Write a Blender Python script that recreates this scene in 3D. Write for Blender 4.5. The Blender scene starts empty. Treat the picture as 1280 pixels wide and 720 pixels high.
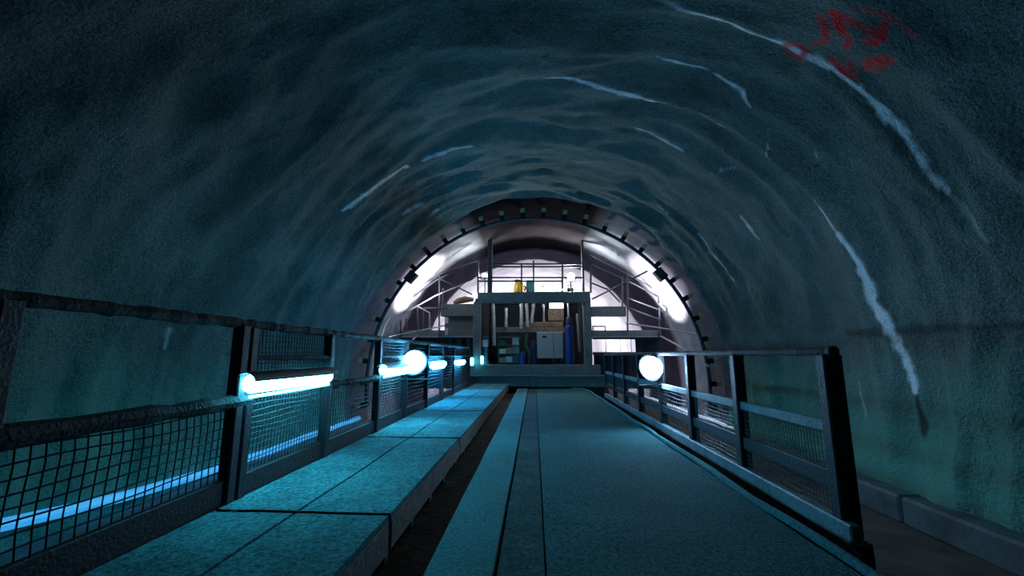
import bpy, bmesh, math, random
import numpy as np
from mathutils import Vector, Matrix

random.seed(7)
S = bpy.context.scene
C = S.collection

# ------------------------------------------------------------------ camera
F = 520.0
PITCH = math.atan(84 / F)
YAW = math.atan(28 / math.hypot(F, 84))
CAM = Vector((0, 0, 1.1))
cd = bpy.data.cameras.new('camera')
cam = bpy.data.objects.new('camera', cd)
C.objects.link(cam)
cam.location = CAM
cam.rotation_euler = (math.pi / 2 + PITCH, 0, YAW)
cd.sensor_width = 36
cd.lens = 36 * F / 1280
cd.clip_start = .02
S.camera = cam


def ray(x, y):
    u = (x - 640) / F
    v = (360 - y) / F
    yf = math.cos(PITCH) - math.sin(PITCH) * v
    z = math.sin(PITCH) + math.cos(PITCH) * v
    return Vector((u * math.cos(YAW) - yf * math.sin(YAW), yf * math.cos(YAW) + u * math.sin(YAW), z))


def P(x, y, Y):          # point of the photo at distance Y down the tunnel
    d = ray(x, y)
    return CAM + d * (Y / d.y)


def PX(x, y, X):         # point of the photo on the plane x = X
    d = ray(x, y)
    return CAM + d * (X / d.x)


# ------------------------------------------------------------------ tunnel numbers
R = 5.0
CZ = .36
FLOOR = -.95
Y_STEP = 10.9
WZ = .18                 # walkway top
XL, XR = -1.95, 1.92     # fence planes


def PW(x, y):            # photo point on the vault: (arc length from crown, Y)
    d = ray(x, y)
    a = d.x ** 2 + d.z ** 2
    b = 2 * d.z * (CAM.z - CZ)
    c = (CAM.z - CZ) ** 2 - R * R
    t = (-b + math.sqrt(b * b - 4 * a * c)) / (2 * a)
    p = CAM + d * t
    return (math.atan2(p.x, p.z - CZ) * R, p.y)


# ------------------------------------------------------------------ materials
def mat(name, col, rough=.7, metal=0., var=.25, scale=6., bump=.0, bscale=40., col2=None, emit=None, estr=0., detail=6, grain=0.):
    m = bpy.data.materials.new(name)
    m.use_nodes = True
    nt = m.node_tree
    b = nt.nodes['Principled BSDF']
    b.inputs['Roughness'].default_value = rough
    b.inputs['Metallic'].default_value = metal
    if grain:
        b.inputs['Specular IOR Level'].default_value = .03
    tc = nt.nodes.new('ShaderNodeTexCoord')
    n = nt.nodes.new('ShaderNodeTexNoise')
    n.inputs['Scale'].default_value = scale
    n.inputs['Detail'].default_value = detail
    n.inputs['Roughness'].default_value = .65
    nt.links.new(tc.outputs['Object'], n.inputs['Vector'])
    cr = nt.nodes.new('ShaderNodeValToRGB')
    cr.color_ramp.elements[0].position = .3
    cr.color_ramp.elements[1].position = .7
    c2 = col2 or tuple(c * (1 - 2 * var) for c in col)
    cr.color_ramp.elements[0].color = (*c2, 1)
    cr.color_ramp.elements[1].color = (*col, 1)
    nt.links.new(n.outputs['Fac'], cr.inputs['Fac'])
    nt.links.new(cr.outputs['Color'], b.inputs['Base Color'])
    if grain:
        g = nt.nodes.new('ShaderNodeTexNoise')
        g.inputs['Scale'].default_value = 42
        g.inputs['Detail'].default_value = 9
        g.inputs['Roughness'].default_value = .75
        nt.links.new(tc.outputs['Object'], g.inputs['Vector'])
        gr = nt.nodes.new('ShaderNodeValToRGB')
        gr.color_ramp.elements[0].position = .38
        gr.color_ramp.elements[0].color = (1 - grain, 1 - grain, 1 - grain, 1)
        gr.color_ramp.elements[1].position = .6
        gr.color_ramp.elements[1].color = (1 + grain * .3,) * 3 + (1,)
        nt.links.new(g.outputs['Fac'], gr.inputs['Fac'])
        mx = nt.nodes.new('ShaderNodeMix')
        mx.data_type = 'RGBA'
        mx.blend_type = 'MULTIPLY'
        mx.inputs['Factor'].default_value = 1
        nt.links.new(cr.outputs['Color'], mx.inputs['A'])
        nt.links.new(gr.outputs['Color'], mx.inputs['B'])
        nt.links.new(mx.outputs['Result'], b.inputs['Base Color'])
    if bump:
        n2 = nt.nodes.new('ShaderNodeTexNoise')
        n2.inputs['Scale'].default_value = bscale
        n2.inputs['Detail'].default_value = 5
        nt.links.new(tc.outputs['Object'], n2.inputs['Vector'])
        bp = nt.nodes.new('ShaderNodeBump')
        bp.inputs['Strength'].default_value = bump
        bp.inputs['Distance'].default_value = .02
        nt.links.new(n2.outputs['Fac'], bp.inputs['Height'])
        nt.links.new(bp.outputs['Normal'], b.inputs['Normal'])
    if emit:
        b.inputs['Emission Color'].default_value = (*emit, 1)
        b.inputs['Emission Strength'].default_value = estr
    return m


M = {}
M['dark'] = mat('dark_paint', (.014, .018, .024), .6, 0, .3, 8, .35, 60)
M['wrap'] = mat('dirty_rail', (.028, .032, .036), .8, 0, .4, 14, .8, 45)
M['wire'] = mat('wire', (.03, .035, .04), .6, 0, .2, 20)
M['wirelight'] = mat('galvanised_wire', (.16, .17, .18), .5, .3, .2, 20)
M['rail_base'] = mat('base_paint', (.2, .31, .33), .6, 0, .3, 5, .4, 40)
M['timber'] = mat('muddy_board', (.11, .36, .38), .8, 0, .26, 2.2, .5, 70, col2=(.065, .16, .17), detail=12, grain=.7)
M['timber_edge'] = mat('board_edge', (.24, .22, .2), .8, 0, .3, 7, .6, 30)
M['plate'] = mat('deck_concrete', (.07, .225, .24), .8, 0, .25, 1.8, .8, 80, col2=(.06, .16, .17), detail=11, grain=.65)
M['plank'] = mat('deck_plank', (.09, .30, .315), .78, 0, .2, 2.4, .5, 70, col2=(.09, .22, .23), detail=10, grain=.45)
M['strip'] = mat('deck_strip', (.08, .18, .185), .8, 0, .3, 4, .8, 70, col2=(.06, .085, .09), detail=10, grain=.6)
M['soil'] = mat('soil', (.07, .06, .052), .95, 0, .4, 3, 1.0, 14)
M['ditch'] = mat('ditch_beam', (.12, .2, .22), .6, 0, .3, 3, .4, 20)
M['steel'] = mat('gantry_paint', (.17, .23, .22), .6, 0, .18, 4, .2, 40)
M['steel_d'] = mat('gantry_dark', (.06, .07, .08), .6, 0, .2, 4)
M['steel_l'] = mat('galvanised_tube', (.5, .52, .55), .38, .5, .15, 8)
M['backing'] = mat('backing_paint', (.05, .065, .09), .7, 0, .3, 2)
M['grey'] = mat('cabinet_paint', (.5, .5, .46), .5, 0, .06, 4)
M['blue'] = mat('blue_paint', (.012, .06, .33), .45, 0, .15, 5)
M['navy'] = mat('navy_paint', (.02, .05, .15), .5, 0, .2, 5)
M['tealbox'] = mat('teal_paint', (.05, .2, .27), .5, 0, .2, 5)
M['green'] = mat('green_hose', (.02, .14, .07), .5, 0, .2, 5)
M['yellow'] = mat('yellow_paint', (.75, .42, .02), .5, 0, .12, 5)
M['wood'] = mat('raw_wood', (.35, .25, .17), .8, 0, .3, 9, .4, 40)
M['wood_y'] = mat('yellow_block', (.95, .82, .45), .75, 0, .22, 12)
M['wood_r'] = mat('red_block', (.5, .12, .08), .75, 0, .22, 12)
M['white'] = mat('white_paint', (.75, .75, .76), .5, 0, .08, 5)
M['pale'] = mat('pale_pipe', (.6, .6, .58), .5, 0, .2, 6)
M['ground'] = mat('ground_dirt', (.12, .11, .1), .95, 0, .3, 2, 1.0, 12)
M['cardboard'] = mat('tan_box', (.42, .34, .22), .8, 0, .2, 6)
M['mint'] = mat('mint_box', (.35, .5, .42), .6, 0, .2, 6)

CY = (.035, .52, 1.0)
M['tube'] = mat('lit_tube', (.8, .9, .95), .4, emit=(.10, .66, .93), estr=36)
M['tube_b'] = mat('lit_blue_tube', (.8, .9, .95), .4, emit=(.05, .46, 1), estr=110)
M['tube2'] = mat('lit_lower_tube', (.8, .9, .95), .4, emit=(.05, .6, 1.0), estr=22)
M['flood'] = mat('lit_flood', (.9, .9, 1), .4, emit=(.10, .54, 1.0), estr=110)
M['floodr'] = mat('lit_yard_flood', (.9, .9, 1), .4, emit=(.36, .62, .95), estr=150)
M['floodw'] = mat('lit_white_flood', (.9, .9, 1), .4, emit=(.74, .88, .88), estr=680)
M['rope'] = mat('lit_rope', (.5, .7, .8), .4, emit=(.04, .42, 1.0), estr=.75)
M['rope_w'] = mat('lit_pale_rope', (.5, .7, .8), .4, emit=(.5, .7, 1.0), estr=1.0)
M['panel'] = mat('lit_panel', (.9, .9, .9), .4, emit=(1, .88, .84), estr=14)
M['pink'] = mat('lit_pink', (.9, .6, .6), .4, emit=(1, .45, .45), estr=6)


def shotcrete():
    m = bpy.data.materials.new('shotcrete')
    m.use_nodes = True
    nt = m.node_tree
    L = nt.links.new
    b = nt.nodes['Principled BSDF']
    b.inputs['Roughness'].default_value = .85
    b.inputs['Specular IOR Level'].default_value = .08
    tc = nt.nodes.new('ShaderNodeTexCoord')

    def noise(sc, det, rough=.6):
        n = nt.nodes.new('ShaderNodeTexNoise')
        n.inputs['Scale'].default_value = sc
        n.inputs['Detail'].default_value = det
        n.inputs['Roughness'].default_value = rough
        L(tc.outputs['Object'], n.inputs['Vector'])
        return n

    def ramp(fac, p0, c0, p1, c1):
        r = nt.nodes.new('ShaderNodeValToRGB')
        r.color_ramp.elements[0].position = p0
        r.color_ramp.elements[1].position = p1
        r.color_ramp.elements[0].color = (*c0, 1)
        r.color_ramp.elements[1].color = (*c1, 1)
        L(fac, r.inputs['Fac'])
        return r.outputs['Color']

    def mix(fac, a, bcol, blend='MIX'):
        x = nt.nodes.new('ShaderNodeMix')
        x.data_type = 'RGBA'
        x.blend_type = blend
        if isinstance(fac, float):
            x.inputs['Factor'].default_value = fac
        else:
            L(fac, x.inputs['Factor'])
        L(a, x.inputs['A'])
        if isinstance(bcol, tuple):
            x.inputs['B'].default_value = (*bcol, 1)
        else:
            L(bcol, x.inputs['B'])
        return x.outputs['Result']

    def math_(op, a, c=None, clamp=False):
        x = nt.nodes.new('ShaderNodeMath')
        x.operation = op
        x.use_clamp = clamp
        for i, v in enumerate((a, c)):
            if v is None:
                continue
            if isinstance(v, (int, float)):
                x.inputs[i].default_value = v
            else:
                L(v, x.inputs[i])
        return x.outputs[0]

    def attr(n):
        a = nt.nodes.new('ShaderNodeAttribute')
        a.attribute_name = n
        return a.outputs['Fac']

    big = noise(.8, 7)
    col = ramp(big.outputs['Fac'], .3, (.10, .142, .132), .72, (.215, .27, .245))
    grain = noise(55, 4, .7)
    col = mix(.75, col, ramp(grain.outputs['Fac'], .34, (.2, .2, .2), .66, (1.3, 1.3, 1.3)), 'MULTIPLY')
    # green lamp glow at the wall foot, painted into the concrete colour
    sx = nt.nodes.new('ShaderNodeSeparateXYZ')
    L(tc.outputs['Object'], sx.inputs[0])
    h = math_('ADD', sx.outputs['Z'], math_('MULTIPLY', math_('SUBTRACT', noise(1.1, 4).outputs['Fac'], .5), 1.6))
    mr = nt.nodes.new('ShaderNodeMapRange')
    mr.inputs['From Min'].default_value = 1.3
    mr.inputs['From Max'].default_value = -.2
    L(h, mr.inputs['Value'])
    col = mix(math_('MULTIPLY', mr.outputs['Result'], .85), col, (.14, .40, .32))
    # stains, lime lines, paint
    gb = ramp(noise(80, 3, .75).outputs['Fac'], .38, (0, 0, 0), .58, (1, 1, 1))
    gbv = nt.nodes.new('ShaderNodeRGBToBW')
    L(gb, gbv.inputs[0])
    g = gbv.outputs[0]
    col = mix(attr('stain'), col, (.035, .025, .02))
    wl = attr('lime')
    col = mix(math_('MULTIPLY', math_('MULTIPLY', wl, math_('ADD', math_('MULTIPLY', g, .6), .75)), 1.0, True), col, (.93, .93, .93))
    rl = attr('paint')
    col = mix(math_('MULTIPLY', math_('MULTIPLY', rl, math_('ADD', math_('MULTIPLY', g, .5), .5)), 1.0, True), col, (.95, .012, .02))
    L(col, b.inputs['Base Color'])
    bp = nt.nodes.new('ShaderNodeBump')
    bp.inputs['Strength'].default_value = 1
    bp.inputs['Distance'].default_value = .045
    L(math_('ADD', math_('MULTIPLY', noise(24, 5, .7).outputs['Fac'], 1.0), math_('MULTIPLY', noise(6, 4).outputs['Fac'], 1.4)), bp.inputs['Height'])
    L(bp.outputs['Normal'], b.inputs['Normal'])
    return m


def membrane():
    m = bpy.data.materials.new('membrane')
    m.use_nodes = True
    nt = m.node_tree
    L = nt.links.new
    b = nt.nodes['Principled BSDF']
    b.inputs['Roughness'].default_value = .75
    b.inputs['Specular IOR Level'].default_value = 0
    tc = nt.nodes.new('ShaderNodeTexCoord')
    n = nt.nodes.new('ShaderNodeTexNoise')
    n.inputs['Scale'].default_value = 1.6
    n.inputs['Detail'].default_value = 7
    L(tc.outputs['Object'], n.inputs['Vector'])
    sx = nt.nodes.new('ShaderNodeSeparateXYZ')
    L(tc.outputs['Object'], sx.inputs[0])
    # lit, unlit and lit stretches of the tunnel painted into the sheet colour
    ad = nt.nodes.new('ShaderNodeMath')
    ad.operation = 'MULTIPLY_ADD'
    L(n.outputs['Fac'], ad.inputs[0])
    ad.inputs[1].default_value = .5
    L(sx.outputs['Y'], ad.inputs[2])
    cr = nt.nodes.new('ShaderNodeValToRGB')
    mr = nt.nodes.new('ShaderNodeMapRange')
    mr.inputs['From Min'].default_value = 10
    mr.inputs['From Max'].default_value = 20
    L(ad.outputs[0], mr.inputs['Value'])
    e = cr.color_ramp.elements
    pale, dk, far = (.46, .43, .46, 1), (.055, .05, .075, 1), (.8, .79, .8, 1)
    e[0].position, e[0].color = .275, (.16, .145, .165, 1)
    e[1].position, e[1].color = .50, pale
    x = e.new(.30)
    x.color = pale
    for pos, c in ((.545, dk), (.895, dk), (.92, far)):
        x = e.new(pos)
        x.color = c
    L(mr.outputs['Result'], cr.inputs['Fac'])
    mx = nt.nodes.new('ShaderNodeMix')
    mx.data_type = 'RGBA'
    mx.blend_type = 'MULTIPLY'
    mx.inputs['Factor'].default_value = .5
    r2 = nt.nodes.new('ShaderNodeValToRGB')
    r2.color_ramp.elements[0].position = .3
    r2.color_ramp.elements[0].color = (.45, .42, .45, 1)
    r2.color_ramp.elements[1].position = .65
    L(n.outputs['Fac'], r2.inputs['Fac'])
    L(cr.outputs['Color'], mx.inputs['A'])
    L(r2.outputs['Color'], mx.inputs['B'])
    # shade over the crown painted brown into the sheet, haunches left pale
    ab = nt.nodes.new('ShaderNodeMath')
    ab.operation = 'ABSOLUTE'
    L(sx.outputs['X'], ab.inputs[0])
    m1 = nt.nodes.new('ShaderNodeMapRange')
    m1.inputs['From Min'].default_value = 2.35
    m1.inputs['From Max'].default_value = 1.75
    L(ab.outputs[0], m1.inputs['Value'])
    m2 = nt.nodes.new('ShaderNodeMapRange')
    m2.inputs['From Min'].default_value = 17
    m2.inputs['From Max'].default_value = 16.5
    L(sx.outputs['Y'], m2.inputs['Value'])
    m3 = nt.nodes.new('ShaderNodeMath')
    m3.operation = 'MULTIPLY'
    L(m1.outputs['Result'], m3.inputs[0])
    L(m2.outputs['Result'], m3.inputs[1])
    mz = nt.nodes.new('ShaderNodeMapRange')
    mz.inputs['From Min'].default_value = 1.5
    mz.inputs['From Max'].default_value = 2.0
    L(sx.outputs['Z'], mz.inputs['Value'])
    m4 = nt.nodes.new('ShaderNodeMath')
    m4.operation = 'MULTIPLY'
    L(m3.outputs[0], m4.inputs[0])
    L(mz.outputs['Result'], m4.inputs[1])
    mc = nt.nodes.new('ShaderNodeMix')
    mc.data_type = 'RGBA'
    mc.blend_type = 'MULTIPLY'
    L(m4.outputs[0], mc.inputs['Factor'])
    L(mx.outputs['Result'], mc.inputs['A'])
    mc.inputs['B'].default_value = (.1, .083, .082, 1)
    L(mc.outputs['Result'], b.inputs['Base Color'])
    bp = nt.nodes.new('ShaderNodeBump')
    bp.inputs['Strength'].default_value = .5
    bp.inputs['Distance'].default_value = .04
    L(n.outputs['Fac'], bp.inputs['Height'])
    L(bp.outputs['Normal'], b.inputs['Normal'])
    return m


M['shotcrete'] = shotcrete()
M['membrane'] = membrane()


# ------------------------------------------------------------------ mesh builder
class MB:
    def __init__(s):
        s.v, s.f = [], []

    def add(s, vs, fs):
        o = len(s.v)
        s.v += [tuple(v) for v in vs]
        s.f += [tuple(i + o for i in f) for f in fs]
        return s

    def box(s, a, b, bev=.0):
        x0, x1 = sorted((a[0], b[0]))
        y0, y1 = sorted((a[1], b[1]))
        z0, z1 = sorted((a[2], b[2]))
        bev = min(bev, (x1 - x0) * .45, (y1 - y0) * .45, (z1 - z0) * .45)
        if bev <= 0:
            vs = [(x, y, z) for x in (x0, x1) for y in (y0, y1) for z in (z0, z1)]
            return s.add(vs, [(0, 1, 3, 2), (4, 6, 7, 5), (0, 4, 5, 1), (2, 3, 7, 6), (0, 2, 6, 4), (1, 5, 7, 3)])
        bm = bmesh.new()
        bmesh.ops.create_cube(bm, size=1, matrix=Matrix.Translation(((x0 + x1) / 2, (y0 + y1) / 2, (z0 + z1) / 2)) @ Matrix.Diagonal((x1 - x0, y1 - y0, z1 - z0, 1)))
        bmesh.ops.bevel(bm, geom=bm.edges[:], offset=bev, segments=1, affect='EDGES')
        bm.verts.index_update()
        s.add([v.co[:] for v in bm.verts], [[v.index for v in f.verts] for f in bm.faces])
        bm.free()
        return s

    def beam(s, p, q, w, h, up=(0, 0, 1)):
        """rectangular bar p->q, w across, h along up"""
        p, q = Vector(p), Vector(q)
        d = (q - p).normalized()
        u = Vector(up)
        if abs(d.dot(u)) > .95:
            u = Vector((0, 1, 0))
        a = d.cross(u).normalized()
        u = a.cross(d).normalized()
        vs = []
        for c in (p, q):
            for i, j in ((-1, -1), (1, -1), (1, 1), (-1, 1)):
                vs.append(c + a * (w / 2 * i) + u * (h / 2 * j))
        return s.add(vs, [(0, 3, 2, 1), (4, 5, 6, 7), (0, 1, 5, 4), (1, 2, 6, 5), (2, 3, 7, 6), (3, 0, 4, 7)])

    def tube(s, pts, r, n=8, jit=0., cap=True):
        pts = [Vector(p) for p in pts]
        N = len(pts)
        vs, fs = [], []
        pd = None
        for i, p in enumerate(pts):
            d = (pts[min(i + 1, N - 1)] - pts[max(i - 1, 0)]).normalized()
            u = Vector((0, 0, 1)) if abs(d.z) < .9 else Vector((1, 0, 0))
            if pd is not None:
                u = pd
            a = d.cross(u).normalized()
            b = a.cross(d).normalized()
            pd = b
            rr = r[i] if isinstance(r, (list, tuple)) else r
            for k in range(n):
                t = 2 * math.pi * k / n
                q = rr * (1 + random.uniform(-jit, jit))
                vs.append(p + a * (q * math.cos(t)) + b * (q * math.sin(t)))
        for i in range(N - 1):
            for k in range(n):
                fs.append((i * n + k, i * n + (k + 1) % n, (i + 1) * n + (k + 1) % n, (i + 1) * n + k))
        if cap:
            fs.append(tuple(range(n))[::-1])
            fs.append(tuple((N - 1) * n + k for k in range(n)))
        return s.add(vs, fs)

    def lathe(s, prof, c, n=20, axis='z'):
        vs, fs = [], []
        for r, h in prof:
            for k in range(n):
                t = 2 * math.pi * k / n
                v = (r * math.cos(t), r * math.sin(t), h)
                if axis == 'y':
                    v = (v[0], v[2], v[1])
                if axis == 'x':
                    v = (v[2], v[0], v[1])
                vs.append((v[0] + c[0], v[1] + c[1], v[2] + c[2]))
        for i in range(len(prof) - 1):
            for k in range(n):
                fs.append((i * n + k, i * n + (k + 1) % n, (i + 1) * n + (k + 1) % n, (i + 1) * n + k))
        fs.append(tuple(range(n))[::-1])
        fs.append(tuple((len(prof) - 1) * n + k for k in range(n)))
        return s.add(vs, fs)

    def build(s, name, m, parent=None, smooth=False):
        me = bpy.data.meshes.new(name)
        me.from_pydata(s.v, [], s.f)
        bm = bmesh.new()
        bm.from_mesh(me)
        bmesh.ops.recalc_face_normals(bm, faces=bm.faces)
        bm.to_mesh(me)
        bm.free()
        me.materials.append(M[m] if isinstance(m, str) else m)
        if smooth:
            me.polygons.foreach_set('use_smooth', [True] * len(me.polygons))
            try:
                me.set_sharp_from_angle(angle=math.radians(40))
            except Exception:
                pass
        o = bpy.data.objects.new(name, me)
        C.objects.link(o)
        if parent is not None:
            o.parent = parent
            o.matrix_parent_inverse = Matrix.Translation(-Vector(parent.location)) if parent.parent is None else Matrix.Identity(4)
            if parent.parent is not None or parent.type == 'MESH':
                o.matrix_parent_inverse = Matrix.Identity(4)
        return o


def tag(o, label=None, cat=None, group=None, kind=None):
    if label:
        o['label'] = label
    if cat:
        o['category'] = cat
    if group:
        o['group'] = group
    if kind:
        o['kind'] = kind
    return o


def thing(name, label, cat, loc=(0, 0, 0), group=None):
    o = bpy.data.objects.new(name, None)
    C.objects.link(o)
    o.location = loc
    o.empty_display_size = .2
    return tag(o, label, cat, group)


# ------------------------------------------------------------------ numpy noise
def hash3(i, j, k):
    n = (i * 73856093) ^ (j * 19349663) ^ (k * 83492791)
    n = (n << 13) ^ n
    return ((n * (n * n * 15731 + 789221) + 1376312589) & 0x7fffffff) / 1073741824.0 - 1.0


def vnoise(x, y, z):
    x, y, z = np.broadcast_arrays(x, y, z)
    xi, yi, zi = (np.floor(a).astype(np.int64) for a in (x, y, z))
    fx, fy, fz = x - xi, y - yi, z - zi
    fx, fy, fz = (a * a * a * (a * (a * 6 - 15) + 10) for a in (fx, fy, fz))
    r = 0
    for a in (0, 1):
        for b in (0, 1):
            for c in (0, 1):
                w = (fx if a else 1 - fx) * (fy if b else 1 - fy) * (fz if c else 1 - fz)
                r = r + w * hash3(xi + a, yi + b, zi + c)
    return r


def fbm(x, y, z, o=3):
    r, a = 0, 1.
    for i in range(o):
        r = r + a * vnoise(x * 2 ** i + 17 * i, y * 2 ** i + 5 * i, z * 2 ** i)
        a *= .5
    return r


# ------------------------------------------------------------------ marks on the shotcrete (photo points -> vault surface)
LIME = [  # polyline of (x, y, width px), strength
    ([(760, -30, 4), (820, 2, 4), (880, 20, 5), (930, 45, 7), (975, 64, 9), (1010, 85, 11), (1030, 95, 9)], .85),
    ([(1030, 95, 3), (1060, 115, 6), (1100, 150, 12), (1140, 188, 11), (1170, 220, 8), (1190, 241, 3)], 1.),
    ([(1185, 235, 5), (1215, 268, 10), (1240, 300, 8)], .22),
    ([(1014, 239, 3), (1040, 272, 6), (1068, 302, 10), (1085, 330, 12), (1100, 372, 14), (1120, 410, 17), (1136, 455, 18), (1144, 490, 12)], .9),
    ([(681, 95, 6), (720, 98, 7), (780, 110, 7), (815, 121, 6), (850, 135, 5), (880, 148, 4), (913, 164, 6)], .75),
    ([(820, 71, 2), (845, 81, 6), (870, 90, 4), (900, 104, 4), (925, 118, 7), (937, 136, 2)], .8),
    ([(795, 160, 2), (820, 171, 5), (845, 182, 4), (858, 190, 1)], .6),
    ([(961, 180, 3), (963, 198, 5), (971, 206, 3)], .7),
    ([(1014, 190, 2), (1019, 202, 4)], .35),
    ([(898, 213, 2), (914, 214, 4)], .35),
    ([(924, 273, 3), (935, 285, 5), (947, 301, 3)], .7),
    ([(870, 293, 2), (890, 315, 3), (906, 332, 4), (923, 352, 2)], .6),
    ([(820, 258, 2), (833, 268, 3)], .35),
    ([(722, 203, 1), (740, 201, 3)], .35),
    ([(429, 263, 5), (445, 250, 8), (468, 232, 9), (490, 218, 6), (510, 209, 4)], .95),
    ([(529, 200, 4), (550, 190, 6), (570, 182, 5), (588, 177, 3)], .65),
    ([(503, 268, 3), (515, 260, 8), (528, 253, 4)], .75),
    ([(538, 264, 2), (546, 259, 4)], .4),
    ([(1072, 478, 3), (1073, 505, 7), (1075, 520, 3)], .5),
    ([(209, 435, 5), (215, 412, 9), (219, 408, 3)], .4),
]
PAINT = [
    ([(1040, 18, 10), (1052, 40, 9)], .8), ([(1040, 18, 6), (1078, 36, 7), (1104, 46, 9)], .75),
    ([(1104, 34, 8), (1096, 52, 9), (1080, 50, 7)], .8), ([(1023, 26, 9), (1030, 45, 8), (1025, 60, 8), (1008, 63, 6)], .55),
    ([(1062, 48, 6), (1056, 64, 7)], .6), ([(1062, 10, 5), (1100, 20, 7), (1130, 36, 7), (1152, 48, 4)], .35),
    ([(1075, 88, 10), (1092, 78, 12), (1108, 74, 10), (1122, 74, 6)], .5), ([(1076, 96, 9), (1105, 84, 9)], .45),
    ([(974, 68, 5), (980, 78, 6), (994, 81, 6), (1002, 74, 5), (992, 66, 5), (976, 64, 4)], .6),
    ([(1030, 84, 5), (1045, 98, 8), (1062, 108, 6)], .55), ([(1040, 82, 4), (1060, 98, 7)], .4),
]
STAIN = [
    ([(1146, 492, 8), (1152, 520, 12), (1156, 540, 13)], .8),
    ([(1060, 416, 8), (1120, 413, 14), (1200, 409, 14), (1300, 405, 14)], .62),
    ([(1108, 372, 5), (1128, 410, 6), (1140, 455, 6)], .5),
    ([(1060, 130, 5), (1090, 148, 6), (1110, 170, 6), (1150, 215, 10), (1185, 245, 14)], .4),
    ([(1020, 88, 10), (1050, 108, 14)], .5),
    ([(300, 186, 6), (480, 128, 10), (520, 118, 6)], .3), ([(300, 190, 10), (315, 175, 8)], .35),
    ([(960, 262, 6), (985, 290, 9)], .4), ([(355, 292, 12), (365, 280, 8)], .35),
]


def mark(lines, s, y, wob, wf=.30):
    out = np.zeros_like(s)
    for pts, k in lines:
        q = []
        for (x, yy, w) in pts:
            a, b = PW(x, yy)
            a2, b2 = PW(x + 1, yy)
            a3, b3 = PW(x, yy + 1)
            # size of one pixel on the surface, across the line as a rule of thumb
            px = math.sqrt(max(1e-9, abs((a2 - a) * (b3 - b) - (a3 - a) * (b2 - b))))
            q.append((a, b, w * px * wf))
        for (a0, b0, w0), (a1, b1, w1) in zip(q, q[1:]):
            da, db = a1 - a0, b1 - b0
            ll = da * da + db * db + 1e-12
            t = np.clip(((s - a0) * da + (y - b0) * db) / ll, 0, 1)
            d = np.hypot(s - a0 - t * da, y - b0 - t * db)
            w = w0 + (w1 - w0) * t
            v = np.clip(1.5 - d / w + wob * .7, 0, 1)
            out = np.maximum(out, v * k)
    return out


# ------------------------------------------------------------------ vault
def grid_mesh(name, pos, m, attrs=None):
    nu, nv = pos.shape[:2]
    me = bpy.data.meshes.new(name)
    me.vertices.add(nu * nv)
    me.vertices.foreach_set('co', pos.reshape(-1).astype(np.float32))
    idx = np.arange(nu * nv).reshape(nu, nv)
    q = np.stack([idx[:-1, :-1], idx[:-1, 1:], idx[1:, 1:], idx[1:, :-1]], -1).reshape(-1, 4)
    nf = len(q)
    me.loops.add(nf * 4)
    me.polygons.add(nf)
    me.loops.foreach_set('vertex_index', q.reshape(-1).astype(np.int32))
    me.polygons.foreach_set('loop_start', np.arange(0, nf * 4, 4, dtype=np.int32))
    me.polygons.foreach_set('loop_total', np.full(nf, 4, dtype=np.int32))
    me.polygons.foreach_set('use_smooth', np.ones(nf, dtype=bool))
    me.update(calc_edges=True)
    for k, v in (attrs or {}).items():
        a = me.attributes.new(k, 'FLOAT', 'POINT')
        a.data.foreach_set('value', v.reshape(-1).astype(np.float32))
    me.materials.append(M[m])
    o = bpy.data.objects.new(name, me)
    C.objects.link(o)
    return o


A_END = math.radians(105.4)
A_CUT = math.radians(52)


def shot_shell(name, a0, a1):
    n = int(abs(a1 - a0) * R / .036)
    a = np.linspace(a0, a1, n)
    y = np.concatenate([np.arange(-5, 1.4, .2), np.arange(1.4, 6.5, .033), np.arange(6.5, Y_STEP, .05), [Y_STEP, Y_STEP + .005, Y_STEP + .01]])
    A, Yg = np.meshgrid(a, y, indexing='ij')
    s = A * R
    warp = fbm(s * .25, Yg * .3, 3.1, 2) * .5
    d = fbm(s * .33, (Yg + warp) * 1.15, 0.5, 3) * .13        # spraying rings, long round the arch
    d += np.abs(fbm(s * .5 + 9, (Yg + warp) * 1.7, 7.7, 2)) * .085
    d += fbm(s * 2.6, Yg * 3.4, 4.2, 3) * .022
    d += fbm(s * .55, (Yg + warp) * 3.2, 11.3, 2) * .026
    rr = R + d - .05
    rr[:, -1] = R + .22
    rr[:, -2] = R + .1
    pos = np.stack([np.sin(A) * rr, Yg, CZ + np.cos(A) * rr], -1)
    wob = fbm(s * 9, Yg * 9, 1.3, 2)
    at = {'lime': mark(LIME, s, Yg, wob), 'paint': np.clip(1.6 * mark(PAINT, s, Yg, wob, .5), 0, 1), 'stain': mark(STAIN, s, Yg, wob, .4)}
    return tag(grid_mesh(name, pos, 'shotcrete', at), kind='structure')


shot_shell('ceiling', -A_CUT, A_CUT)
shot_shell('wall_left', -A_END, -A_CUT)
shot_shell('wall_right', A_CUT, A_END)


def mem_shell(name, a0, a1):
    n = int(abs(a1 - a0) * R / .08)
    a = np.linspace(a0, a1, n)
    y = np.concatenate([np.arange(Y_STEP - .35, 19.5, .08), np.arange(19.5, 34, .3)])
    A, Yg = np.meshgrid(a, y, indexing='ij')
    s = A * R
    d = fbm(s * .8, Yg * .7, 2.5, 3) * .05 + np.abs(fbm(s * 1.2, Yg * .5, 8.5, 2)) * .05
    rr = R + .06 + d
    rr[:, Yg[0] < Y_STEP] += .1
    pos = np.stack([np.sin(A) * rr, Yg, CZ + np.cos(A) * rr], -1)
    return tag(grid_mesh(name, pos, 'membrane'), kind='structure')


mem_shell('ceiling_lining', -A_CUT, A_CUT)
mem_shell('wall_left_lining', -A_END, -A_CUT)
mem_shell('wall_right_lining', A_CUT, A_END)
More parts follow.
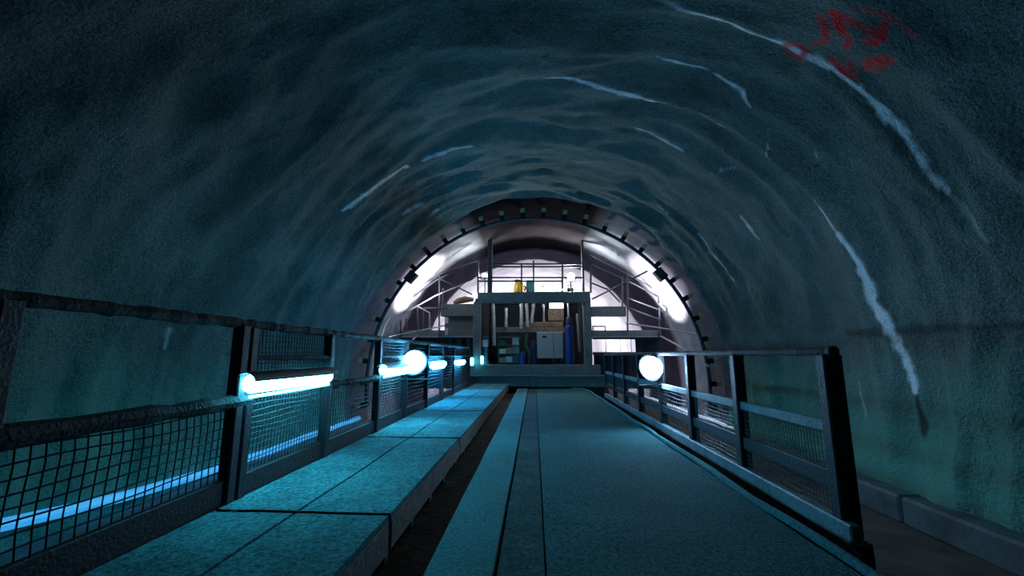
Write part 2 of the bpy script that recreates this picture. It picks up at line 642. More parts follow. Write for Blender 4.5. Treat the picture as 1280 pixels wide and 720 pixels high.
# tunnel face far behind the gantry, and the tunnel bottom
m_ = MB()
N = 48
m_.add([(0, 33.5, CZ)] + [(5.3 * math.sin(t), 33.5 + .5 * random.random(), CZ + 5.3 * math.cos(t)) for t in [2 * math.pi * i / N for i in range(N)]],
       [(0, i + 1, (i + 1) % N + 1) for i in range(N)])
tag(m_.build('wall_back', 'white'), kind='structure')
gx = np.linspace(-5.1, 5.1, 110)
gy = np.concatenate([np.arange(-5, 12, .1), np.arange(12, 34, .5)])
GX, GY = np.meshgrid(gx, gy, indexing='ij')
gz = FLOOR + fbm(GX * 1.3, GY * 1.3, .3, 4) * .035
tag(grid_mesh('floor', np.stack([GX, GY, gz], -1), 'ground'), kind='structure')


# ------------------------------------------------------------------ raised deck
Y0, Y1 = -1.5, 14.25
def plate(x0, x1, z1, th, m, name, yy0=Y0, yy1=Y1, amp=.006, edge=.01):
    """long slab with a worn, uneven top"""
    xs = np.concatenate([[x0, x0], np.linspace(x0 + .004, x1 - .004, max(3, int((x1 - x0) / .06))), [x1, x1]])
    ys = np.arange(yy0, yy1 + .01, .08)
    X, Y = np.meshgrid(xs, ys, indexing='ij')
    Z = z1 + fbm(X * 2.2, Y * 1.4, z1, 4) * amp
    Z[0, :] = z1 - th
    Z[-1, :] = z1 - th
    Z[1, :] -= edge
    Z[-2, :] -= edge
    o = grid_mesh(name, np.stack([X, Y, Z], -1), m)
    o.data.set_sharp_from_angle(angle=math.radians(25))
    return o


tag(plate(.055, 1.64, 0, .16, 'plate', 'floor_deck'), kind='structure')
tag(plate(-.205, .048, -.012, .16, 'strip', 'deck_strip', amp=.009), 'narrow rough muddy strip of deck between the smooth plank and the wide slab', 'deck strip')
tag(plate(-.575, -.222, 0, .16, 'plank', 'deck_plank'), 'long smooth deck plank along the dark slot beside the raised walkway', 'deck plank')
# edge angle of the deck
m_ = MB()
ys = np.arange(Y0, 13.4, .25)
pts = [(1.665 + .012 * math.sin(y * 3.1) + .01 * random.uniform(-1, 1), y, .02 + .006 * math.sin(y * 5)) for y in ys]
pts += [(1.6, 13.55, .03), (1.45, 13.8, .03), (1.2, 13.95, .03)]
m_.tube(pts, .028, 8, .12)
tag(m_.build('edge_pipe', 'plank', smooth=True), 'thin worn pipe along the slab edge, turning inward before the gantry', 'pipe')
# steel below the deck: three long bearers and cross sleepers, the bed of the slot
b_ = MB()
for x in (-1.75, -1.0, -.1, .8, 1.5):
    b_.box((x - .08, Y0, FLOOR), (x + .08, Y1, -.17))
for x in np.arange(-1, 14, 1.2):
    b_.box((-1.9, x, -.42), (2.02, x + .1, -.17))
tag(b_.build('deck_bearers', 'steel_d'), kind='structure')
b_ = MB().box((-1.95, Y0, -.24), (-.5, Y1, -.16))
tag(b_.build('floor_slot', 'soil'), kind='structure')
b_ = MB().box((1.6, Y0, -.32), (2.1, Y1, -.26))
tag(b_.build('floor_gutter', 'soil'), kind='structure')

# walkway sections
WX0, WX1, WS = -1.93, -.855, -1.42
secs = [(-1.0, .28), (.3, 2.58), (2.6, 4.88), (4.9, 7.18), (7.2, 9.48), (9.5, 11.78), (11.8, 13.9)]
wl = [None,
      'first timber walkway section, with the muddy footprints, beside the near fence panel',
      'second timber walkway section, brightly lit below the long near tube lamp',
      'third timber walkway section, past the open fence bay, with a bright light pool',
      'fourth timber walkway section, beside the bright floodlight on the fence',
      'fifth timber walkway section, below the small third tube lamp',
      'last timber walkway section, ending at the gantry base beam']
for i, (a, b) in enumerate(secs):
    if i == 0:
        continue
    ya = a if i > 1 else -1.2
    t = thing('walkway_section', wl[i], 'walkway', (WX0, ya, WZ), 'sections of the raised walkway')
    for (x0, x1) in ((WX0, WS - .006), (WS + .006, WX1)):
        o = plate(x0, x1, WZ, .05, 'timber', 'board', ya, b, .005, .008)
        o.parent = t
        o.matrix_parent_inverse = Matrix.Translation(-t.location)
    e_ = MB()
    e_.box((WX1 - .05, ya + .01, -.03), (WX1 + .004, b - .012, WZ - .03), .008)
    e_.build('edge_beam', 'timber_edge', t)
    e_ = MB()
    for yy in np.arange(ya + .1, b, .55):
        e_.box((WX0 + .05, yy, -.16), (WX1 - .06, yy + .07, WZ - .05))
    e_.build('joists', 'timber_edge', t)
# steel edge sheet behind the walkway
# wall-foot beam on the right, light hose and pipe on the left
m_ = MB()
for k in range(7):
    m_.box((4.52, -1 + k * 1.7, FLOOR - .02), (4.84, .68 + k * 1.7, -.64 + .02 * random.random()), .03)
tag(m_.build('kerb_beam', 'ditch'), 'long dark kerb beam on the ground along the foot of the right-hand tunnel wall', 'kerb')


def foot(x, side):
    return (x, )


for side, X, lab in ((-1, -4.80, 'blue glowing light hose along the tunnel wall foot behind the walkway fence'),
                     (1, 4.72, 'pale glowing light hose along the lining foot behind the slab fence')):
    m_ = MB()
    y0 = -.5 if side < 0 else 10.6
    ys = np.arange(y0, 11.6 if side < 0 else 20, .3)
    zb = -.60 if side < 0 else -.62
    m_.tube([(X + .02 * math.sin(y * 1.7), y, zb + (max(0, 6 - y) * .083 if side < 0 else 0) + .012 * math.sin(y * 2.3)) for y in ys], .06 if side < 0 else .045, 8)
    tag(m_.build('light_hose', 'rope' if side < 0 else 'rope_w', smooth=True), lab, 'light hose')
m_ = MB().box((-4.86, -2, FLOOR - .02), (-4.58, 11.8, -.66), .03)
tag(m_.build('kerb_beam', 'ditch'), 'long kerb beam below the blue glowing hose behind the walkway fence', 'kerb')


m_ = MB().box((4.58, 11.9, FLOOR - .02), (4.86, 21, -.68), .03)
tag(m_.build('kerb_beam', 'ditch'), 'far kerb beam carrying the pale glowing hose beside the gantry', 'kerb')


# ------------------------------------------------------------------ fences
def bar(m, p, q, r, jit, step=.09, n=8, sag=0.):
    p, q = Vector(p), Vector(q)
    L_ = (q - p).length
    k = max(2, int(L_ / step))
    pts, rs = [], []
    for i in range(k + 1):
        t = i / k
        v = p.lerp(q, t)
        v.z += random.uniform(-1, 1) * jit * r * .4 - sag * 4 * t * (1 - t)
        pts.append(v)
        rs.append(r * (1 + random.uniform(-jit, jit)))
    return m.tube(pts, rs, n)


def netting(X, y0, y1, z0, z1, cell, w, matname, parent):
    m = MB()
    ny = max(2, int((y1 - y0) / cell))
    nz = max(2, int((z1 - z0) / cell))
    ph = random.random() * 6
    bul = lambda y, z: .012 * math.sin(3 * y + ph) * math.sin(math.pi * (z - z0) / (z1 - z0))
    for i in range(ny + 1):
        y = y0 + (y1 - y0) * i / ny
        pts = [(X + bul(y, z), y + .006 * math.sin(z * 20 + ph), z) for z in np.linspace(z0, z1, 5)]
        m.tube(pts, w, 4, cap=False)
    for j in range(nz + 1):
        z = z0 + (z1 - z0) * j / nz
        pts = [(X + bul(y, z), y, z + .006 * math.sin(y * 7 + ph + j)) for y in np.linspace(y0, y1, max(3, int((y1 - y0) / .12)))]
        m.tube(pts, w, 4, cap=False)
    return m.build('wire_mesh', matname, parent)


ZLT = 1.31               # left rail height
# near panel on the walkway
t = thing('fence_panel', 'dark wire mesh fence panel at the open walkway end, before the double post', 'fence', (XL, 1.5, WZ))
ya, yb = 1.42, 2.80
MB().box((XL - .05, ya - .03, WZ - .02), (XL + .03, ya + .05, ZLT), .008).build('post', 'dark', t)
MB().box((XL - .05, yb - .045, WZ - .02), (XL + .035, yb + .03, ZLT - .02), .008).build('post', 'dark', t)
bar(MB(), (XL, ya - 1.2, ZLT + .0), (XL, yb + .04, ZLT), .032, .22, .06).build('top_rail', 'wrap', t)
bar(MB(), (XL, ya - .9, .80), (XL, yb, .80), .045, .16, .12).build('middle_rail', 'wrap', t)
MB().box((XL - .03, ya - .9, WZ - .01), (XL + .01, yb, WZ + .15), .006).build('toe_board', 'dark', t)
netting(XL - .02, ya - .6, yb - .04, WZ + .14, .80, .052, .0042, 'wire', t)

# long fence on the walkway
lp = []
for px, py in ((303, 415), (413, 425), (474, 430), (508, 434), (534, 437), (553, 438), (567, 439), (586, 440)):
    lp.append(PX(px, py, XL).y)
print('left posts', [round(v, 2) for v in lp])
t = thing('walkway_fence', 'long dark wire mesh fence carrying the tube lamps beside the raised walkway', 'fence', (XL, lp[0], WZ))
for y in lp:
    MB().box((XL - .045, y - .035, WZ - .02), (XL + .035, y + .04, ZLT - .01), .008).build('post', 'dark', t)
bar(MB(), (XL, lp[0] - .04, ZLT), (XL, lp[-1] + .05, ZLT), .03, .2, .06).build('top_rail', 'wrap', t)
for i, (a, b) in enumerate(zip(lp, lp[1:])):
    full = i in (0, 2, 3, 4, 5, 6)
    MB().box((XL - .03, a + .04, WZ), (XL + .01, b - .035, WZ + .14), .006).build('toe_board', 'dark', t)
    if i == 1:
        bar(MB(), (XL, a, .82), (XL, b, .82), .034, .25, .06).build('middle_rail', 'wrap', t)
        netting(XL - .015, a, b, WZ + .1, .82, .045, .0032, 'wire', t)
    else:
        bar(MB(), (XL + .01, a, 1.08), (XL + .01, b, 1.08), .02, .25, .07).build('middle_rail', 'wrap', t)
        netting(XL - .02, a, b, WZ + .1, ZLT - .03, .04 if i < 3 else .06, .0034 if i < 3 else .005, 'wire', t)

# right fence
rp = []
for px in (1028, 917, 859, 823, 797, 779, 766, 756):
    rp.append(PX(px, 435, XR).y)
print('right posts', [round(v, 2) for v in rp])
ZRT = 1.125
t = thing('slab_fence', 'dark wire mesh fence with round top rail along the wide deck slab', 'fence', (XR, rp[0], 0))
for i, y in enumerate(rp):
    w = .125 if i == 0 else .10
    MB().box((XR - .03, y - .04, -.02), (XR + w - .03, y + .05, ZRT - .02), .008).build('post', 'dark', t)
bar(MB(), (XR + .01, rp[0] - .07, ZRT), (XR + .01, rp[-1] + .05, ZRT - .01), .03, .14, .07, 10).build('top_rail', 'wrap', t, True)
MB().lathe([(.001, -.012), (.034, -.012), (.036, 0), (.036, .03)], (XR + .01, rp[0] - .08, ZRT), 14, 'y').build('end_cap', 'dark', t)
MB().box((XR - .04, rp[0] - .12, -.03), (XR + .03, rp[-1] + .1, .09), .01).build('base_beam', 'rail_base', t)
MB().box((XR + .02, rp[0] - .1, -.30), (XR + .1, rp[-1] + .1, -.02), .01).build('base_channel', 'dark', t)
for i, (a, b) in enumerate(zip(rp, rp[1:])):
    MB().box((XR - .005, a + .05, .60), (XR + .035, b - .03, .675), .006).build('middle_rail', 'rail_base', t)
    MB().box((XR - .005, a + .05, .25), (XR + .03, b - .03, .36), .006).build('lower_rail', 'dark', t)
    netting(XR + .02, a + .04, b - .03, .05, .62, .036 if i < 2 else .05, .003 if i < 2 else .004, 'wirelight' if i < 2 else 'wire', t)


# ------------------------------------------------------------------ lamps
def tube_lamp(y0, y1, zc, label, r=.062, mt='tube'):
    L_ = y1 - y0
    t = thing('tube_lamp', label, 'lamp', (XL + .06, (y0 + y1) / 2, zc), 'tube lamps on the walkway fence')
    x = XL + .075
    # diffuser: rounded long capsule
    prof = [(.2 * r, 0), (.75 * r, .012), (r, .05), (r, L_ - .05), (.75 * r, L_ - .012), (.2 * r, L_)]
    MB().lathe(prof, (x, y0, zc), 16, 'y').build('diffuser', mt, t, True)
    if mt == 'tube':
        h = MB()  # cover over the tube, added to keep its light off the near vault
        for k in range(8):
            a0, a1 = math.radians(150 - 17 * k), math.radians(150 - 17 * (k + 1))
            q = []
            for rr_ in (r + .012, r + .018):
                for aa_ in (a0, a1):
                    for yy in (y0 - .02, y1 + .02):
                        q.append((x + rr_ * math.cos(aa_), yy, zc + rr_ * math.sin(aa_)))
            h.add(q, [(0, 1, 3, 2), (4, 6, 7, 5), (0, 4, 5, 1), (2, 3, 7, 6), (0, 2, 6, 4), (1, 5, 7, 3)])
        h.build('added_hood', 'dark', t)
    MB().tube([(x + .01, y0 + .03, zc - r - .022), (x + .01, y0 + L_ * .55, zc - r - .018), (x + .01, y1 - .01, zc - r - .012)], .010, 8).build('lower_tube', 'tube2', t, True)
    for yy in (y0 + .12, y1 - .12):
        MB().box((XL + .01, yy - .015, zc - .03), (x - r * .8, yy + .015, zc + .03)).build('bracket', 'dark', t)
    return t


def lampspan(xa, ya_, xb, yb_):
    a, b = PX(xa, ya_, XL + .075), PX(xb, yb_, XL + .075)
    return a, b


for px_, (xa, ya_, xb, yb_, lab, r) in enumerate(((308, 479, 411, 471, 'longest white tube lamp, in the first bay of the walkway fence', .062),
                               (478, 462, 512, 460, 'second tube lamp, just before the floodlight on the walkway fence', .062),
                               (540, 456, 555, 455, 'third short tube lamp on the walkway fence, past the floodlight', .062),
                               (570, 453, 580, 452.5, 'smallest tube lamp, on the last bay of the walkway fence', .05))):
    a, b = lampspan(xa, ya_, xb, yb_)
    print('lamp', a[:], b[:])
    tube_lamp(a.y, b.y, (a.z + b.z) / 2, lab, r, 'tube' if px_ < 2 else 'tube_b')


def floodlight(c, rad, label, lens, aim=(0, -1, 0), stand=None, power=0, col=(1, 1, 1), spot=None, blend=.6, dome=True):
    c = Vector(c)
    t = thing('floodlight', label, 'lamp', c)
    d = Vector(aim).normalized()
    q = d.to_track_quat('-Y', 'Z').to_matrix().to_4x4()

    def put(m, name, mt, smooth=True):
        m.v = [tuple((q @ Vector(v)) + c) for v in m.v]
        return m.build(name, mt, t, smooth)
    put(MB().lathe([(rad * .35, .13), (rad * .8, .09), (rad, .03), (rad * 1.05, 0), (rad * 1.05, -.012), (rad * .9, -.012), (rad * .9, 0)], (0, 0, 0), 20, 'y'), 'housing', 'dark')
    put(MB().lathe([(rad * .02, -rad * (1 if dome else .2))] + [(rad * .9 * math.sin(k * math.pi / 16), -rad * (1 if dome else .2) * math.cos(k * math.pi / 16)) for k in range(1, 9)], (0, 0, 0), 20, 'y'), 'lens', lens)
    put(MB().tube([(-rad * 1.15, .04, 0), (-rad * 1.15, .04, -rad * 1.3), (rad * 1.15, .04, -rad * 1.3), (rad * 1.15, .04, 0)], .012, 6), 'bracket', 'dark')
    if stand:
        MB().tube([c + Vector((0, .06, -rad * 1.25)), Vector(stand)], .02, 8).build('stand_pole', 'steel_d', t)
    if power:
        ld = bpy.data.lights.new('lamp_light', 'SPOT' if spot else 'POINT')
        ld.energy = power
        ld.color = col
        ld.shadow_soft_size = rad * .8
        if spot:
            ld.spot_size = spot
            ld.spot_blend = blend
        lo = bpy.data.objects.new('lamp_light', ld)
        C.objects.link(lo)
        lo.location = c + d * .06
        lo.rotation_euler = d.to_track_quat('-Z', 'Y').to_euler()
        lo.parent = t
        lo.matrix_parent_inverse = Matrix.Translation(-c)
    return t


pL = PX(518, 453, XL + .16)
floodlight(pL, .19, 'blazing blue-white floodlight fixed on the walkway fence at the end of the second tube lamp', 'flood', (.0, -1, .35))
pR = PX(813, 460, XR - .17)
floodlight(pR, .19, 'blazing white floodlight hung on the slab fence, four posts from its free end', 'floodr', (.35, -1, .25))

# ------------------------------------------------------------------ guide arch in front of the gantry
YA = 11.7
t = thing('guide_arch', 'round steel arch with yellow-tipped spacer arms against the lining, framing the gantry', 'arch', (0, YA, CZ))
m_ = MB()
ra = 4.70
aa = [math.radians(v) for v in np.linspace(-98, 98, 90)]
m_.tube([(ra * math.sin(a), YA, CZ + ra * math.cos(a)) for a in aa], .05, 8)
m_.tube([((ra + .02) * math.sin(a), YA + .12, CZ + (ra + .02) * math.cos(a)) for a in aa], .03, 6)
m_.build('arch_rail', 'steel_d', t, True)
k0 = 0
for a in np.arange(-97.5, 98, 7.22):
    a = math.radians(a)
    u = Vector((math.sin(a), 0, math.cos(a)))
    tn = Vector((math.cos(a), 0, -math.sin(a)))
    o_ = Vector((0, YA, CZ))
    s_ = MB()
    s_.beam(o_ + u * (ra - .02), o_ + u * 4.86, .13, .12, up=(0, 1, 0))
    arm = s_.build('spacer_arm', 'dark', t)
    blk = MB().beam(o_ + u * 4.85, o_ + u * 5.0, .125, .11, up=(0, 1, 0))
    blk.build('wooden_block', 'wood_r' if abs(math.degrees(a) + 39.7) < 3 else 'wood_y', arm)
for sx in (-1, 1):
    a = math.radians(50) * sx
    u = Vector((math.sin(a), 0, math.cos(a)))
    MB().beam(Vector((0, YA, CZ)) + u * 4.52, Vector((0, YA, CZ)) + u * 4.76, .34, .2, up=(0, 1, 0)).build('joint_plate', 'steel_d', t)

# ------------------------------------------------------------------ gantry
G = 14.4


def gbox(x0, y0, x1, y1, Y=G, dep=.15, bev=.012):
    a, b = P(x0, y0, Y), P(x1, y1, Y)
    return (a.x, Y, a.z), (b.x, Y + dep, b.z), bev


t = thing('work_gantry', 'large grey-green steel work gantry spanning the deck end, with platforms and railings', 'gantry', (0, G, 0))
gp = lambda nm, mt, *a, **k: MB().box(*gbox(*a, **k)).build(nm, mt, t)
zb = P(660, 456, G).z
# base
gp('base_beam', 'steel', 588, 456, 751, 469, G, .5)
gp('base_flange', 'steel', 583, 469, 757, 471.5, G - .12, .75)
gp('lower_beam', 'steel', 584, 471, 757, 484, G - .02, .5)
for x in (659, 665, 672):
    gp('stiffener', 'steel', x, 471, x + 2.4, 484, G - .1, .1)
MB().box((-2.4, G + .6, FLOOR), (2.5, G + .75, zb - .1)).build('shade_sheet', 'backing', t)  # dark sheet standing in for the shade below the lower beam
gp('side_screen', 'backing', 742, 441, 828, 486, G + .45, .04)
gp('side_screen', 'backing', 794, 423, 828, 441, G + .45, .04)
# legs and posts
gp('leg', 'steel', 592, 377, 600, 457, G, .3)
gp('leg', 'steel', 729, 377, 740.5, 457, G, .3)
gp('leg', 'steel_d', 604, 378, 611, 457, G + 2.4, .3)
gp('leg', 'steel_d', 722, 378, 729, 457, G + 2.4, .3)
gp('post', 'steel_d', 610, 284, 615, 366, G, .14)
gp('post', 'steel_d', 726, 284, 731.5, 383, G, .14)
gp('main_beam', 'steel', 597, 365.5, 738, 377.5, G - .03, .3)
gp('rear_beam', 'steel_d', 600, 366, 735, 374, G + 2.4, .2)
a, b = P(597, 366, G), P(738, 366, G)
MB().box((a.x, G + .2, a.z - .1), (b.x, G + 2.5, a.z - .04)).build('upper_platform', 'steel_d', t)
MB().box((a.x, G + .2, zb - .12), (b.x, G + 4.2, zb - .02)).build('lower_platform', 'steel_d', t)
# wing beams and platforms
gp('wing_beam', 'steel', 551, 380, 594, 395, G + .1, .3)
gp('wing_beam', 'steel', 739, 383, 783, 395, G + .1, .3)
gp('wing_panel', 'steel', 556, 396, 593, 420, G + .3, .05)
for (x0, x1) in ((500, 592), (740, 827)):
    p_, q_ = P(x0, 413, G + .1), P(x1, 421, G + .1)
    MB().box((p_.x, G + .1, q_.z), (q_.x, G + 1.6, p_.z), .01).build('wing_platform', 'steel', t)
    MB().box((p_.x, G + .04, q_.z - .02), (q_.x, G + .12, q_.z + .03)).build('wing_toe', 'steel_l', t)


def bars(name, mt, lines, r=.028, Y=G):
    for l in lines:
        MB().tube([P(x, y, d if len(q) else Y) for (x, y, *q) in l for d in [q[0] if q else Y]], r, 6).build(name, mt, t)


# railing of the upper platform
bars('railing', 'steel_d', [[(597, 347), (729, 347)], [(597, 351.5), (703, 351.5)], [(610, 330), (729, 330)],
                            [(612, 333.5), (729, 333.5)]], .03)
bars('railing_post', 'steel_d', [[(597.5, 325), (597.5, 366)], [(652, 330), (652, 366)], [(667, 326), (667, 366)], [(703, 330), (703, 366)], [(738.5, 333), (738.5, 366)]], .035)
# right wing railing
bars('railing', 'steel_d', [[(738, 318), (784, 342), (831, 368.6), (831, 377)], [(740, 330), (795, 356), (823, 371), (823, 379)], [(784, 372), (832, 390)],
                            [(740, 374), (809, 339, 12.2)], [(740, 354), (760, 362), (775, 378)], [(784, 384), (826, 400)]], .028)
bars('railing_post', 'steel_d', [[(784.5, 340), (784.5, 416)], [(824.5, 384), (824.5, 421)], [(833, 383), (833, 414)], [(778, 345), (778, 384)]], .03)
bars('tie_rod', 'steel_l', [[(782, 404), (826, 410, 14), (871, 417.5, 11.9)], [(825.5, 420), (846, 431, 12.5), (886, 458, 11.5)]], .028)
# left wing railing
bars('railing', 'steel_d', [[(505.5, 369), (552, 341), (597, 325)], [(509, 376), (547, 349), (560, 343)], [(551, 349), (590, 368)], [(529, 385), (560, 385)]], .028)
bars('railing', 'steel_l', [[(503, 393), (545, 369), (580, 355)], [(522, 383), (537, 391), (537, 412)]], .028)
bars('railing_post', 'steel_d', [[(501, 370), (501, 421)], [(549, 343), (549, 421)], [(553.5, 360), (553.5, 384)], [(522, 384), (522, 413)], [(529, 386), (529, 413)], [(508, 398), (508, 413)]], .03)
bars('tie_rod', 'steel_l', [[(470, 426, 12.2), (495, 419, 13.2), (556, 407)], [(515, 425, 13), (523, 419)], [(500, 372), (480, 409, 12.6), (464, 462, 11.8)]], .024)
gp('white_marker', 'white', 555.5, 397, 560, 404, G - .05, .06)
gp('white_marker', 'white', 556, 410, 559.5, 419, G - .05, .06)
# lower side frames
for x in (757, 775, 789, 802):
    gp('frame_post', 'steel_d', x, 421, x + 2.6, 484, G + .2, .1)
gp('frame_rail', 'steel_d', 741, 440, 826, 444, G + .2, .08)
gp('frame_rail', 'steel_d', 741, 421, 827, 424, G + .2, .08)
for x in (560, 572, 583):
    gp('frame_post', 'steel_d', x, 421, x + 2.6, 484, G + .2, .1)
gp('side_screen', 'backing', 496, 422, 593, 486, G + .5, .04)

# dark box added on the lower platform to hide the bright tunnel behind
t2 = thing('added_backing', 'added dark blue box inside the gantry, hiding the lit tunnel behind the cabinet', 'backing', (0, G + 2.9, zb))
a, b = P(594, 376, G + 3.0), P(741, 456, G + 3.0)
MB().box((a.x, G + 3.0, zb - .02), (b.x, G + 4.1, a.z + .1), .02).build('backing_shell', 'backing', t2)
cr_ = MB()
for x in np.arange(a.x + .1, b.x, .22):
    cr_.box((x, G + 2.96, zb + .02), (x + .1, G + 3.01, a.z))
cr_.build('corrugation', 'backing', t2)


# loose things on the lower platform
def up(px, py, Y):
    return P(px, py, Y)


Yl = G + .75
# cabinet
a, b = P(671, 415, Yl), P(704.5, 448, Yl)
t3 = thing('control_cabinet', 'pale grey two-door control cabinet on the gantry, beside the blue gas cylinder', 'cabinet', ((a.x + b.x) / 2, Yl, zb))
MB().box((a.x, Yl, b.z), (b.x, Yl + .5, a.z), .012).build('body', 'grey', t3)
xm = P(692, 430, Yl).x
d1 = MB().box((a.x + .02, Yl - .03, b.z + .02), (xm - .015, Yl + .0, a.z - .02), .006).build('door', 'grey', t3)
d2 = MB().box((xm + .015, Yl - .03, b.z + .02), (b.x - .02, Yl + .0, a.z - .02), .006).build('door', 'grey', t3)
h1 = P(681, 421, Yl)
MB().box((h1.x - .09, Yl - .045, h1.z - .035), (h1.x + .07, Yl - .03, h1.z + .035)).build('vent', 'dark', d1)
for x in (a.x + .06, xm, b.x - .06):
    MB().box((x - .03, Yl + .02, zb - .02), (x + .03, Yl + .45, b.z)).build('foot', 'steel_d', t3)


def cylinder(px0, px1, py0, py1, Y, name, label, mt, capm, cat, pole=None):
    a, b = P(px0, py0, Y), P(px1, py1, Y)
    r = (b.x - a.x) / 2
    c = ((a.x + b.x) / 2, Y, zb - .02)
    H = a.z - zb
    t = thing(name, label, cat, c)
    MB().lathe([(r * .92, 0), (r, .03), (r, H * .86), (r * .93, H * .91), (r * .7, H * .96), (r * .45, H * .98)], c, 24).build('body', mt, t, True)
    if pole:
        MB().lathe([(r * .5, H * .93), (r * .72, H * .95), (r * .75, H * 1.1), (r * .45, H * 1.16), (r * .1, H * 1.18)], c, 16).build('valve_cap', capm, t, True)
        MB().tube([(c[0], Y, c[2] + H * 1.15), (c[0] - .02, Y, P(px0, pole, Y).z)], .035, 8).build('hose', 'pale', t)
    else:
        MB().lathe([(r * .3, H * .97), (r * .85, H * .985), (r * .85, H * 1.0), (r * .1, H * 1.0)], c, 20).build('lid', capm, t, True)
    return t


cylinder(706, 717.5, 404, 455.5, Yl - .1, 'gas_cylinder', 'tall bright blue gas cylinder standing before the gantry, beside the grey cabinet', 'blue', 'navy', 'gas cylinder', pole=377)
cylinder(663.5, 671, 424, 455.5, Yl + .05, 'barrel', 'dark blue drum between the shelf rack and the grey cabinet', 'navy', 'dark', 'barrel')
cylinder(650.5, 656.5, 439, 455.5, Yl - .2, 'canister', 'small bright blue canister beside the shelf rack', 'blue', 'white', 'canister')
# hose
m_ = MB().tube([P(659, 417, Yl + .0), P(657, 430, Yl - .03), P(662, 442, Yl - .1), P(661, 455.5, Yl - .1)], .05, 8)
tag(m_.build('hose', 'green', smooth=True), 'dark green hose hanging beside the dark blue drum', 'hose')
# shelf rack with boxes
a, b = P(622, 421, Yl + .3), P(650, 456, Yl + .3)
t4 = thing('shelf_rack', 'open shelf rack full of small boxes below the brown boards on the gantry', 'shelf', ((a.x + b.x) / 2, Yl + .5, zb))
for x in (a.x, b.x - .04):
    for y in (Yl + .3, Yl + .72):
        MB().box((x, y, zb - .02), (x + .04, y + .04, a.z)).build('upright', 'green', t4)
sh = []
for f in (.04, .36, .68, .98):
    z = zb + (a.z - zb) * f
    MB().box((a.x, Yl + .3, z), (b.x, Yl + .76, z + .025)).build('shelf', 'steel', t4)
    sh.append(z + .025)
W = b.x - a.x
labs = {
    (0, 0): ('mint', 'pale mint box at the bottom of the shelf rack, beside the upright'),
    (0, 1): ('white', 'white box in the middle of the bottom shelf of the rack'),
    (0, 2): ('tealbox', 'teal box at the bottom shelf end near the small blue canister'),
    (1, 0): ('white', 'white box on the second shelf of the rack, above the mint box'),
    (1, 1): ('cardboard', 'tan box in the middle of the second shelf of the rack'),
    (1, 2): ('mint', 'mint box on the second shelf of the rack, above the teal box'),
    (2, 0): ('green', 'green box on the upper shelf of the rack, beside the upright'),
    (2, 2): ('white', 'small white box on the upper shelf of the rack'),
}
for (lv, k), (mt, lb) in labs.items():
    x = a.x + .06 + k * (W - .1) / 3
    z = sh[lv]
    h = .17 + .05 * ((lv * 3 + k) % 3)
    bx = MB().box((x, Yl + .31 + .03 * k, z), (x + .24, Yl + .6, z + h), .012)
    bx.box((x + .03, Yl + .305 + .03 * k, z + h * .4), (x + .12, Yl + .312 + .03 * k, z + h * .75))
    tag(bx.build('storage_box', mt), lb, 'box', 'boxes on the shelf rack')
# scaffold boards and pipes under the upper platform
zz = [(620, 409, 706, 415.5, 'wood', 'brown scaffold board lying above the shelf rack and cabinet'), (655, 402.5, 704, 408.5, 'wood', 'paler brown scaffold board stacked on the long one, above the cabinet')]
for x0, y0, x1, y1, mt, lb in zz:
    a, b = P(x0, y0, Yl + .3), P(x1, y1, Yl + .3)
    m_ = MB()
    for k in range(3):
        m_.box((a.x + .03 * k, Yl + .25 + k * .24, b.z), (b.x - .04 * k, Yl + .47 + k * .24, a.z - .01 * k), .01)
    tag(m_.build('scaffold_board', mt), lb, 'board')
pipes = [(616, 378, 618, 432, 4.2, 'thick pale pipe beside the left gantry leg, reaching below the boards'.replace('left gantry leg', 'gantry leg over the lit walkway')),
         (632.5, 385, 632.5, 409, 3.6, 'short pale pipe between the two long pale pipes under the platform'),
         (651.5, 378, 651.5, 411, 4, 'straight pale pipe hanging mid-way under the upper platform'),
         (658, 379, 660, 409, 3.6, 'slanting pale pipe just past the straight hanging one'),
         (667, 379, 664.5, 404, 3.6, 'bent pale pipe leaning towards the slanting one'),
         (679, 380, 680, 404, 2.6, 'thin grey pipe beside the lit white panel'),
         (721, 392, 724, 440, 2.6, 'thin pale pipe between the blue cylinder and the gantry leg')]
for i, (x0, y0, x1, y1, w, lb) in enumerate(pipes):
    Yp = Yl + .15 + .03 * i
    p_, q_ = P(x0, y0, Yp), P(x1, y1, Yp)
    r = w * .5 * Yp / F
    m_ = MB().tube([p_, p_.lerp(q_, .33) + Vector((.01, 0, 0)), p_.lerp(q_, .66), q_], r, 12)
    for f in (.12, .8):
        c = p_.lerp(q_, f)
        d = (q_ - p_).normalized() * .03
        m_.tube([c - d, c + d], r * 1.25, 12)
    tag(m_.build('pipe', 'pale' if i < 5 else 'steel_l', smooth=True), lb, 'pipe')
